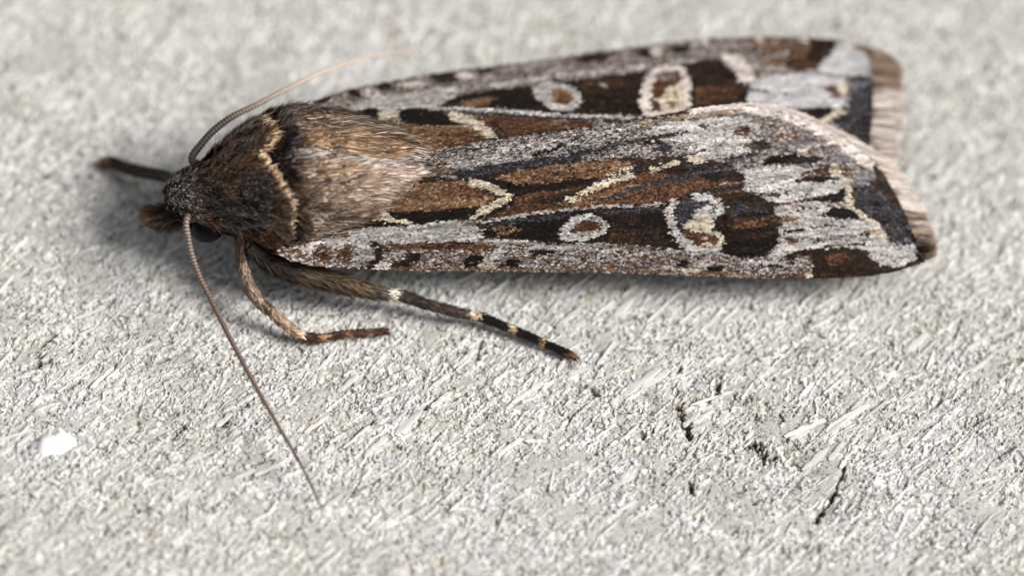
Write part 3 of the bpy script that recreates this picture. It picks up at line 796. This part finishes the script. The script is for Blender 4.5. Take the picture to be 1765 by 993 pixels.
    ('l', [(1415,250),(1425,262)], 'K', 6, 0.7), ('l', [(1482,280),(1488,292)], 'K', 7, 0.8), ('l', [(1517,318),(1524,330)], 'D', 7, 0.8),
    ('l', [(1195,190),(1250,183),(1300,180),(1345,186),(1400,206),(1450,233),(1500,270)], 'P', 13),
    ('l', [(1290,186),(1345,194),(1400,216),(1450,244),(1500,282)], 'P', 20, 0.8),
]
FAR_LAYERS = [
    ('p', [(640,214),(700,213),(760,215),(800,218),(830,232),(842,242),(780,256),(700,262),(640,240)], 'T'),
    ('p', [(760,230),(820,228),(840,242),(780,256),(740,250)], 'R', 0.7),
    ('p', [(812,203),(850,197),(950,204),(1010,209),(1050,216),(1000,228),(900,240),(855,246),(830,215)], 'R'),
    ('p', [(950,206),(1015,210),(1000,222),(940,220)], 'T', 0.55),
    ('p', [(830,214),(852,206),(870,228),(858,240)], 'B', 0.8),
    ('p', [(1010,206),(1120,206),(1120,222),(1040,226)], 'G', 0.8),
    ('p', [(585,188),(640,170),(700,160),(790,150),(785,165),(750,185),(690,196),(620,195)], 'W', 0.9),
    ('p', [(600,160),(700,142),(800,128),(900,116),(1000,102),(1000,122),(900,136),(780,150),(700,160),(620,172)], 'G'),
    ('p', [(755,184),(790,166),(850,155),(920,148),(1000,138),(1080,126),(1160,114),(1240,100),(1270,130),(1292,150),(1325,162),(1290,182),(1200,196),(1110,202),(1000,198),(900,191),(800,186)], 'B'),
    ('p', [(752,185),(790,167),(830,163),(870,157),(912,157),(935,182),(900,189),(838,187),(852,172),(812,170)], 'D'),
    ('p', [(792,180),(830,167),(860,170),(842,180),(808,187)], 'T', 0.9),
    ('p', [(1008,165),(1098,160),(1104,196),(1010,194)], 'D', 0.6),
    ('p', [(1000,146),(1080,136),(1095,146),(1010,160)], 'R', 0.45),
    ('e', (1040,148,5,3), 'W'),
    ('p', [(1196,120),(1240,103),(1262,130),(1292,156),(1322,162),(1270,178),(1196,190)], 'B'),
    ('p', [(1200,150),(1262,150),(1290,166),(1240,180),(1200,184)], 'R', 0.65),
    ('e', (1258,130,10,7), 'D'), ('e', (1280,167,14,6), 'D'),
    ('l', [(780,158),(850,148),(920,138),(1000,126),(1060,119),(1140,111),(1190,105)], 'W', 6, 0.7),
    ('l', [(690,190),(760,192),(850,196),(980,204),(1100,208)], 'K', 9, 0.85),
    ('l', [(640,180),(720,189),(780,187),(850,191),(920,196)], 'W', 5), ('l', [(920,196),(980,200),(1060,202),(1112,203)], 'W', 5, 0.85),
    # orbicular
    ('p', [(912,153),(928,139),(958,136),(990,146),(1009,162),(1009,180),(992,195),(966,198),(940,190),(920,174)], 'D'),
    ('p', [(918,153),(930,143),(955,141),(985,150),(1003,162),(1004,178),(990,190),(968,193),(945,185),(926,172)], 'W'),
    ('p', [(948,156),(966,151),(988,163),(993,174),(976,183),(955,176)], 'T'), ('e', (975,172,13,8), 'R', 0.8),
    # reniform
    ('p', [(1098,182),(1104,150),(1112,128),(1130,113),(1152,108),(1178,112),(1193,126),(1196,146),(1193,165),(1196,188),(1165,200),(1112,206)], 'D'),
    ('p', [(1103,180),(1108,150),(1115,130),(1130,117),(1150,112),(1175,115),(1188,128),(1192,145),(1188,165),(1192,187),(1165,195),(1125,204),(1110,200)], 'P'),
    ('p', [(1122,178),(1126,148),(1138,124),(1165,120),(1178,132),(1175,145),(1155,150),(1140,165),(1138,192),(1122,196)], 'R'),
    ('e', (1150,132,18,9), 'G', 0.7),
    ('p', [(1134,172),(1152,150),(1180,148),(1184,165),(1180,180),(1190,188),(1160,193),(1142,186)], 'C'), ('e', (1158,180,9,4), 'T'),
    ('l', [(1160,158),(1168,168)], 'T', 5, 0.8),
    # outer part
    ('p', [(1200,72),(1290,68),(1370,68),(1365,100),(1330,125),(1290,125),(1270,95),(1200,104)], 'G'),
    ('p', [(1290,72),(1370,70),(1362,110),(1320,112),(1290,100)], 'c', 0.6),
    ('p', [(1243,94),(1276,96),(1302,125),(1296,146),(1276,141),(1262,116)], 'P', 0.85),
    ('p', [(1360,76),(1446,68),(1432,95),(1416,116),(1380,124),(1356,116)], 'B'),
    ('p', [(1362,104),(1412,104),(1408,120),(1370,122)], 'R', 0.85),
    ('p', [(1365,80),(1400,76),(1390,100),(1365,102)], 'c', 0.8), ('l', [(1395,70),(1442,69)], 'D', 9, 0.9),
    ('p', [(1446,72),(1470,76),(1496,94),(1503,114),(1492,130),(1440,130),(1410,122),(1426,100)], 'L'),
    ('p', [(1296,142),(1340,128),(1400,127),(1450,134),(1462,150),(1432,165),(1457,182),(1430,187),(1395,190),(1340,182),(1286,174)], 'L'),
    ('l', [(1290,155),(1325,158)], 'K', 5, 0.8), ('l', [(1346,163),(1376,163)], 'K', 4, 0.6),
    ('p', [(1416,152),(1440,145),(1450,166),(1432,161)], 'R'), ('e', (1453,153,7,11), 'C'), ('e', (1452,176,9,7), 'L'),
    ('p', [(1376,188),(1430,184),(1444,189),(1412,208),(1396,204)], 'D'),
    ('p', [(1464,134),(1500,130),(1509,150),(1506,200),(1502,238),(1495,252),(1470,238),(1436,212),(1460,192),(1464,168)], 'K'),
    ('p', [(1466,140),(1500,138),(1504,155),(1470,156)], 'V', 0.5), ('l', [(1500,150),(1503,200),(1498,248)], 'D', 9, 0.7),
    ('p', [(1440,205),(1490,190),(1500,240),(1470,235)], 'D', 0.5),
    ('l', [(1446,190),(1424,206)], 'C', 10),
    ('l', [(1476,78),(1500,94),(1508,110)], 'c', 9, 0.9),
    # costal marks
    ('p', [(538,176),(562,163),(576,170),(556,182)], 'B'), ('p', [(596,158),(613,153),(626,166),(614,171)], 'D'),
    ('p', [(643,148),(670,142),(681,155),(660,158)], 'D'), ('p', [(738,134),(786,126),(792,140),(760,146)], 'B'),
    ('l', [(748,132),(784,128)], 'D', 8), ('p', [(812,124),(850,118),(857,125),(830,128)], 'D'),
    ('p', [(988,101),(1030,92),(1062,89),(1042,107),(1002,109)], 'B', 0.9), ('p', [(1088,88),(1114,83),(1132,96),(1116,103)], 'D'),
    ('p', [(1145,82),(1192,74),(1182,92),(1166,93)], 'D', 0.9), ('e', (801,131,13,6), 'P'), ('e', (1133,90,10,8), 'P'),
    ('e', (640,162,16,7), 'P', 0.8), ('e', (712,148,22,6), 'P', 0.6),
    ('l', [(1275,69),(1300,68)], 'R', 6, 0.7), ('l', [(1320,69),(1375,68)], 'B', 6, 0.8), ('e', (1216,72,6,4), 'P'), ('e', (1312,69,5,4), 'C'), ('e', (1386,70,6,4), 'P'),
    # claviform
    ('p', [(606,196),(640,186),(664,194),(652,205),(622,201)], 'D'), ('p', [(652,195),(686,191),(684,206),(652,209)], 'C'),
    ('p', [(684,198),(700,187),(728,187),(760,196),(796,203),(802,216),(750,217),(700,214)], 'D'),
    ('l', [(780,200),(805,207),(826,218),(848,236)], 'C', 15),
]

def wing_part(W, layers, default, name, label, n_scale, seed, x0, x1):
    r = np.random.default_rng(seed)
    # membrane
    nx, nv = 300, 60
    gxs = np.linspace(x0, x1, nx); vv = np.linspace(0, 1, nv)
    XX, VV = np.meshgrid(gxs, vv, indexing='ij')
    YY = interp(XX, W.lo) + (interp(XX, W.up) - interp(XX, W.lo)) * VV
    P = W.P(XX, YY)
    cls = classify(XX.ravel(), YY.ravel(), layers, default, r, seed=seed)
    col = colour_of(cls, r)
    ii = np.arange(nx * nv).reshape(nx, nv)
    q = np.stack([ii[:-1, :-1], ii[1:, :-1], ii[1:, 1:], ii[:-1, 1:]], -1).reshape(-1, 4)
    _, _, nn = W.frame(XX.ravel(), YY.ravel(), 1.0, 0.0)
    wing = add_obj(name, make_mesh(name, P.reshape(-1, 3), q, col, True), MAT_SCALE, moth, label=label)
    so = wing.modifiers.new('thickness', 'SOLIDIFY'); so.thickness = 0.02 * MM; so.offset = -1.0 if W.near else 1.0
    # scales, roof-tile fashion
    x = r.uniform(x0, x1, n_scale * 4); lo = interp(x, W.lo); up = interp(x, W.up)
    keep = r.random(len(x)) < (lo - up) / 300.0
    x = x[keep][:n_scale]; lo = lo[keep][:n_scale]; up = up[keep][:n_scale]
    v = r.uniform(-0.012, 1.012, len(x)); y = lo + (up - lo) * v
    vd = v if W.near else 1 - v
    slope_lo = (interp(x + 5, W.lo) - interp(x - 5, W.lo)) / 10; slope_up = (interp(x + 5, W.up) - interp(x - 5, W.up)) / 10
    fy = np.clip(slope_lo + (slope_up - slope_lo) * v, -0.4, 0.5) + r.normal(0, 0.16, len(x))
    fx = np.ones_like(fy); l_ = np.hypot(fx, fy); fx, fy = fx / l_, fy / l_
    p, a, n = W.frame(x, y, fx, fy)
    cls = classify(x + 3, y, layers, default, r, seed=seed)
    # neighbouring scales swap places at the edges of every mark
    sw = r.random(len(x)) < 0.06
    cls[sw] = classify(x[sw] + r.normal(0, 7, sw.sum()), y[sw] + r.normal(0, 3.5, sw.sum()), layers, default, r, seed=seed)
    st = fbm(x / 30, (y + x * 0.10) / 3.2, seed + 7, 3)
    col = colour_of(cls, r) * (0.62 + 0.76 * np.clip((st - 0.5) * 1.8 + 0.5, 0, 1))[:, None]
    b = np.cross(n, a)
    L = (PXMM * r.uniform(5.5, 9.5, len(x)))[:, None]; Wd = (PXMM * r.uniform(1.3, 2.2, len(x)))[:, None]
    lift = r.uniform(0.06, 0.26, len(x))[:, None]; base = r.uniform(0.002, 0.012, len(x))[:, None]
    roll = r.normal(0, 0.2, len(x))[:, None]
    bb = norm(b + n * roll)
    root = p + n * base - a * L * 0.4
    V = np.stack([root, root + a * L * 0.45 - bb * Wd + n * lift * L * 0.5, root + a * L * 0.9 - bb * Wd * 0.75 + n * lift * L * 0.85,
                  root + a * L + n * lift * L * 0.95, root + a * L * 0.9 + bb * Wd * 0.75 + n * lift * L * 0.85, root + a * L * 0.45 + bb * Wd + n * lift * L * 0.5], 1).reshape(-1, 3)
    fc = np.arange(len(x))[:, None] * 6 + np.arange(6)[None, :]
    add_obj('wing_scales', make_mesh('wing_scales', V, fc, np.repeat(col, 6, 0)), MAT_SCALE, wing, kind='stuff')
    return wing

near_wing = wing_part(NEAR, NEAR_LAYERS, 'B', 'forewing', 'fully shown forewing lying on top of the other one', 95000, 31, 479, 1591)
far_wing = wing_part(FAR, FAR_LAYERS, 'G', 'forewing', 'partly covered forewing under the other one', 56000, 32, 541, 1511)

def fringe(W, wing, line, n, len_fn, dir_fn, cls_fn, seed):
    r = np.random.default_rng(seed)
    p = np.asarray(line, float); seg = np.hypot(*np.diff(p, axis=0).T); cs = np.concatenate([[0], np.cumsum(seg)]); t = r.random(n)
    x = np.interp(t * cs[-1], cs, p[:, 0]); y = np.interp(t * cs[-1], cs, p[:, 1])
    back = r.uniform(-6, 4, n); fx, fy = dir_fn(t); 
    x = x + fx * back; y = y + fy * back
    fy = fy + r.normal(0, 0.07, n)
    P0, a, nn = W.frame(np.clip(x, None, p[:, 0].max()), y, fx, fy)
    L = len_fn(t) * PXMM * r.uniform(0.6, 1.1, n)
    col, tip = cls_fn(t, r)
    nb = int(cs[-1] / 3.2); bin_ = np.clip((t * nb + r.normal(0, 0.35, n)).astype(int), 0, nb)
    bb = r.uniform(0.78, 1.18, nb + 1); bl = r.uniform(0.82, 1.1, nb + 1); bs = r.normal(0, 0.05, nb + 1)
    order = r.permutation(n)
    lead = np.full(nb + 1, -1); lead[bin_[order]] = order
    mixw = (r.random(n) < 0.75)
    col = np.where(mixw[:, None], col[lead[bin_]], col); tip = np.where(mixw[:, None], tip[lead[bin_]], tip)
    br = (bb[bin_] * r.uniform(0.8, 1.15, n))[:, None]
    col = col * br; tip = tip * (0.6 + 0.4 * br)
    L = L * bl[bin_]; a = norm(a + np.cross(nn, a) * bs[bin_][:, None])
    v, f, c = ribbons(P0 + nn * r.uniform(0.0, 0.05, (n, 1)), a, nn, L, PXMM * r.uniform(1.8, 3.6, n), col, r.uniform(-0.05, 0.06, n), r.uniform(-0.02, 0.08, n), tip)
    # blunt tips: widen the last vertex into the ribbon by leaving the taper, many overlap
    add_obj('fringe', make_mesh('fringe', v, f, c), MAT_FRINGE, wing, kind='stuff')

def pick(k, n, r): return colour_of(np.full(n, KIDX[k]), r)
def near_fringe_cls(t, r):
    n = len(t); col = pick('P', n, r); tip = pick('P', n, r)
    m = t > 0.80; col[m] = pick('A', m.sum(), r); m2 = t > 0.88
    col[m2] = pick('f', m2.sum(), r); tip[m2] = pick('A', m2.sum(), r)
    m3 = (t > 0.55) & (fbm(t * 60, t * 0, 601, 3) > 0.58); col[m3] = pick('A', m3.sum(), r)
    m4 = (t > 0.78) & (fbm(t * 75, t * 0, 602, 3) > 0.5); col[m4] = pick('f', m4.sum(), r); tip[m4] = pick('A', m4.sum(), r)
    m5 = r.random(n) < 0.12; col[m5] = pick('A', m5.sum(), r)
    return col, tip
fringe(NEAR, near_wing, [(1290,182),(1345,187),(1400,206),(1450,233),(1500,270),(1530,305),(1555,350),(1575,395),(1587,430),(1591,448)], 15000,
       lambda t: np.interp(t, [0, 0.25, 0.5, 0.62, 0.8, 0.93, 1], [14, 20, 40, 44, 43, 41, 28]),
       lambda t: (np.ones_like(t), np.interp(t, [0, 0.3, 0.55, 0.8, 0.95, 1], [0.2, 0.45, 0.28, 0.12, -0.08, -0.3])), near_fringe_cls, 51)
def far_fringe_cls(t, r):
    n = len(t); col = pick('P', n, r); tip = pick('P', n, r)
    m = t < 0.42; col[m] = pick('A', m.sum(), r); tip[m] = pick('A', m.sum(), r)
    m = (t < 0.45) & (fbm(t * 22, t * 0, 603, 3) > 0.48); col[m] = pick('f', m.sum(), r)
    m = (t > 0.4) & (fbm(t * 26, t * 0, 604, 3) > 0.5) & (r.random(n) < 0.8); col[m] = pick('A', m.sum(), r)
    return col, tip
fringe(FAR, far_wing, [(1484,82),(1500,92),(1508,110),(1510,150),(1509,200),(1504,240),(1504,270)], 11000,
       lambda t: np.interp(t, [0, 0.1, 0.3, 1], [34, 42, 47, 49]),
       lambda t: (np.ones_like(t), np.interp(t, [0, 0.2, 0.5, 1], [0.3, 0.08, 0.02, 0.06])), far_fringe_cls, 52)

# ------------------------------------------------------------------ antennae, legs, palp
def smooth_path(pts, n):
    """px x, px y, z, radius(px) -> centre line in mm and radii in mm"""
    p = np.asarray(pts, float)
    k = np.concatenate([[0], np.cumsum(np.hypot(*np.diff(p[:, :2], axis=0).T))])
    t = np.linspace(0, k[-1], n)
    q = np.stack([sinterp(t, np.stack([k, p[:, j]], 1)) for j in range(4)], 1)
    return unproject(q[:, 0], q[:, 1], q[:, 2]), q[:, 3] * PXMM, t / k[-1]

def tube(C, R, ns=12):
    T = norm(np.gradient(C, axis=0))
    S_ = norm(np.cross(T, np.array([0, 0, 1.0]))); Uu = np.cross(S_, T)
    th = np.linspace(0, 2 * math.pi, ns, endpoint=False)
    Nn = S_[:, None, :] * np.cos(th)[None, :, None] + Uu[:, None, :] * np.sin(th)[None, :, None]
    V = C[:, None, :] + Nn * R[:, None, None]
    n = len(C); ii = np.arange(n * ns).reshape(n, ns)
    q = np.stack([ii[:-1], ii[1:], np.roll(ii, -1, 1)[1:], np.roll(ii, -1, 1)[:-1]], -1).reshape(-1, 4)
    return V.reshape(-1, 3), [q, ii[0][None, :], ii[-1][::-1][None, :]], Nn, T

def limb(name, pts, nseg, colour_fn, parent, label=None, hairs=0, hair_len=8, hair_lift=0.3, rings=0, ring_amt=0.0, ns=12, seed=60, hair_w=0.05):
    r = np.random.default_rng(seed)
    C, R, t = smooth_path(pts, nseg)
    if 'leg' in name: R = R * 0.88
    if rings: R = R * (1 + ring_amt * np.sin(t * rings * 2 * math.pi))
    V, fcs, Nn, T = tube(C, R, ns)
    col = np.repeat(colour_fn(t, r), ns, 0)
    o = add_obj(name, make_mesh(name, V, fcs, col, True), MAT_CUTICLE, parent, label=label)
    if hairs:
        i = r.integers(0, nseg - 1, hairs); j = r.integers(0, ns, hairs)
        root = V.reshape(nseg, ns, 3)[i, j]; nn = Nn[i, j]; tt = T[i]
        c = colour_fn(t[i], r)
        hl = hair_len(t[i]) if callable(hair_len) else np.full(hairs, hair_len)
        d = norm(tt + np.cross(tt, nn) * r.normal(0, 0.25, (hairs, 1)))
        v, f, cc = ribbons(root, d, nn, hl * PXMM * r.uniform(0.6, 1.3, hairs), hair_w * r.uniform(0.7, 1.3, hairs), c * r.uniform(0.4, 1.6, (hairs, 1)), hair_lift * r.uniform(0.3, 1.5, hairs), np.full(hairs, 0.08))
        add_obj('leg_scales' if 'leg' in name else 'scales', make_mesh('scales', v, f, cc), MAT_FUR, o, kind='stuff')
    return o

def near_ant(t, r):
    c = lin((104, 84, 72)) * np.ones((len(t), 1)); ring = np.sin(t * 95 * 2 * math.pi)[:, None]
    pale = lin((176, 164, 152)) * np.ones((len(t), 1)); k = np.clip(1 - t * 3.2, 0, 1)[:, None]
    base = c * (1 - 0.55 * k) + 0.55 * k * lin((128, 114, 102))
    return np.where(ring > 0.2, base * (1 - 0.6 * k) + pale * 0.6 * k, base * 0.85)
limb('antenna', [(328,366,2.55,5.5),(322,378,2.62,5.2),(324,410,2.5,5.2),(337,460,2.25,4.9),(365,520,1.95,4.6),(400,590,1.6,4.3),(440,665,1.25,3.9),(480,735,0.95,3.4),(515,795,0.75,2.8),(545,855,0.6,2.2),(556,882,0.55,1.6)],
     560, near_ant, moth, 'ringed antenna sweeping down in front over the board', rings=95, ring_amt=0.12, ns=10)
def far_ant(t, r):
    k = np.clip((t - 0.22) / 0.38, 0, 1)[:, None]
    return lin((74, 64, 56)) * (1 - k) + lin((192, 174, 160)) * k  # pale outer part imitates light from behind, painted into the colour
limb('antenna', [(338,288,2.9,6.5),(331,275,3.05,6.5),(347,248,3.2,6.5),(369,224,3.35,6.3),(398,202,3.45,5.8),(440,181,3.5,5.0),(500,150,3.4,4.2),(560,122,3.2,3.6),(610,104,2.9,3.0),(660,93,2.6,2.2),(715,84,2.2,1.5)],
     420, far_ant, moth, 'antenna swept back along the far shoulder, painted pale towards its tip as if backlit', rings=80, ring_amt=0.10, ns=10)

def palette_bands(stops, jitter=0.1):
    """stops: list of (t, sRGB); nearest-lower lookup with soft edges"""
    ts = np.array([s[0] for s in stops]); cs = lin([s[1] for s in stops])
    def fn(t, r):
        tj = np.clip(t + r.normal(0, 0.006, len(t)), 0, 1)
        i = np.clip(np.searchsorted(ts, tj, side='right') - 1, 0, len(ts) - 1)
        return cs[i] * r.uniform(1 - jitter * 2, 1 + jitter * 2, (len(t), 1))
    return fn
limb('foreleg', [(414,400,2.3,8),(415,430,1.95,9.5),(420,460,1.6,11),(430,495,1.25,11.5),(444,516,1.05,10.5),(470,540,0.8,9.5),(495,562,0.55,9.0),(512,575,0.4,8.0),(532,581,0.28,7.5),(555,583,0.25,7.0),(575,579,0.24,6.2),(610,575,0.22,6.0),(640,573,0.21,5.5),(664,572,0.2,3.5)],
     150, palette_bands([(0,(84,64,50)),(0.12,(138,118,100)),(0.3,(152,130,112)),(0.36,(96,76,60)),(0.4,(168,144,120)),(0.56,(196,172,148)),(0.6,(64,46,34)),(0.67,(176,142,112)),(0.71,(70,50,36)),(0.79,(160,126,96)),(0.815,(84,62,46)),(0.90,(132,104,80)),(0.92,(74,54,40))]),
     moth, 'bent tan foreleg with brown foot beside the antenna', hairs=2600, hair_len=12, hair_lift=0.22, seed=61)
middle_leg = limb('middle_leg', [(430,425,2.1,12),(458,448,1.8,17),(500,465,1.55,20),(560,482,1.3,19),(620,497,1.1,14),(670,508,0.9,11.5),(695,512,0.8,11),(740,526,0.68,10),(790,539,0.55,9.5),(830,547,0.45,9.0),(862,560,0.36,8.2),(893,572,0.30,7.8),(918,583,0.27,7.5),(942,594,0.25,7.2),(965,604,0.24,7.0),(986,613,0.22,5.5),(992,617,0.2,2)],
     240, palette_bands([(0,(56,46,38)),(0.14,(84,70,52)),(0.28,(104,86,66)),(0.36,(90,80,72)),(0.415,(232,214,194)),(0.445,(58,50,46)),(0.55,(74,62,54)),(0.665,(226,202,174)),(0.69,(24,19,17)),(0.785,(222,194,160)),(0.805,(26,20,17)),(0.88,(196,160,124)),(0.895,(22,17,15)),(0.965,(112,80,56))]),
     moth, 'dark banded middle leg with cream joints stretched out under the wing edge', hairs=4200, hair_len=lambda t: np.interp(t, [0, 0.3, 0.42, 0.5, 1], [32, 28, 16, 12, 9]), hair_lift=0.2, seed=62, hair_w=0.04)
limb('spur', [(690,510,0.85,3.5),(715,513,0.8,4.0),(738,517,0.72,3.2),(752,521,0.66,1.0)], 30, palette_bands([(0,(120,104,92)),(0.5,(190,170,150))]), middle_leg, 'pale spur on the middle leg', seed=63)
limb('foreleg', [(318,322,1.7,10),(290,305,1.25,11),(255,298,0.8,11.5),(220,290,0.5,12),(192,280,0.32,11),(176,279,0.25,7)], 70,
     palette_bands([(0,(40,32,26)),(0.7,(34,27,22)),(0.88,(104,74,50))]), moth, 'dark foreleg reaching forward on the far side of the head', hairs=700, hair_len=12, hair_lift=0.2, seed=64)  # dark brown leg, colour darkened further for the shadow it sits in
limb('palp', [(340,362,1.95,16),(312,367,1.7,19),(288,373,1.5,17),(268,375,1.4,11),(257,370,1.36,2)], 50,
     palette_bands([(0,(58,46,36)),(0.5,(92,68,50)),(0.8,(128,92,66))]), moth, 'hairy brown mouth palp pointing forward under the head', hairs=2400, hair_len=15, hair_lift=0.7, seed=65)
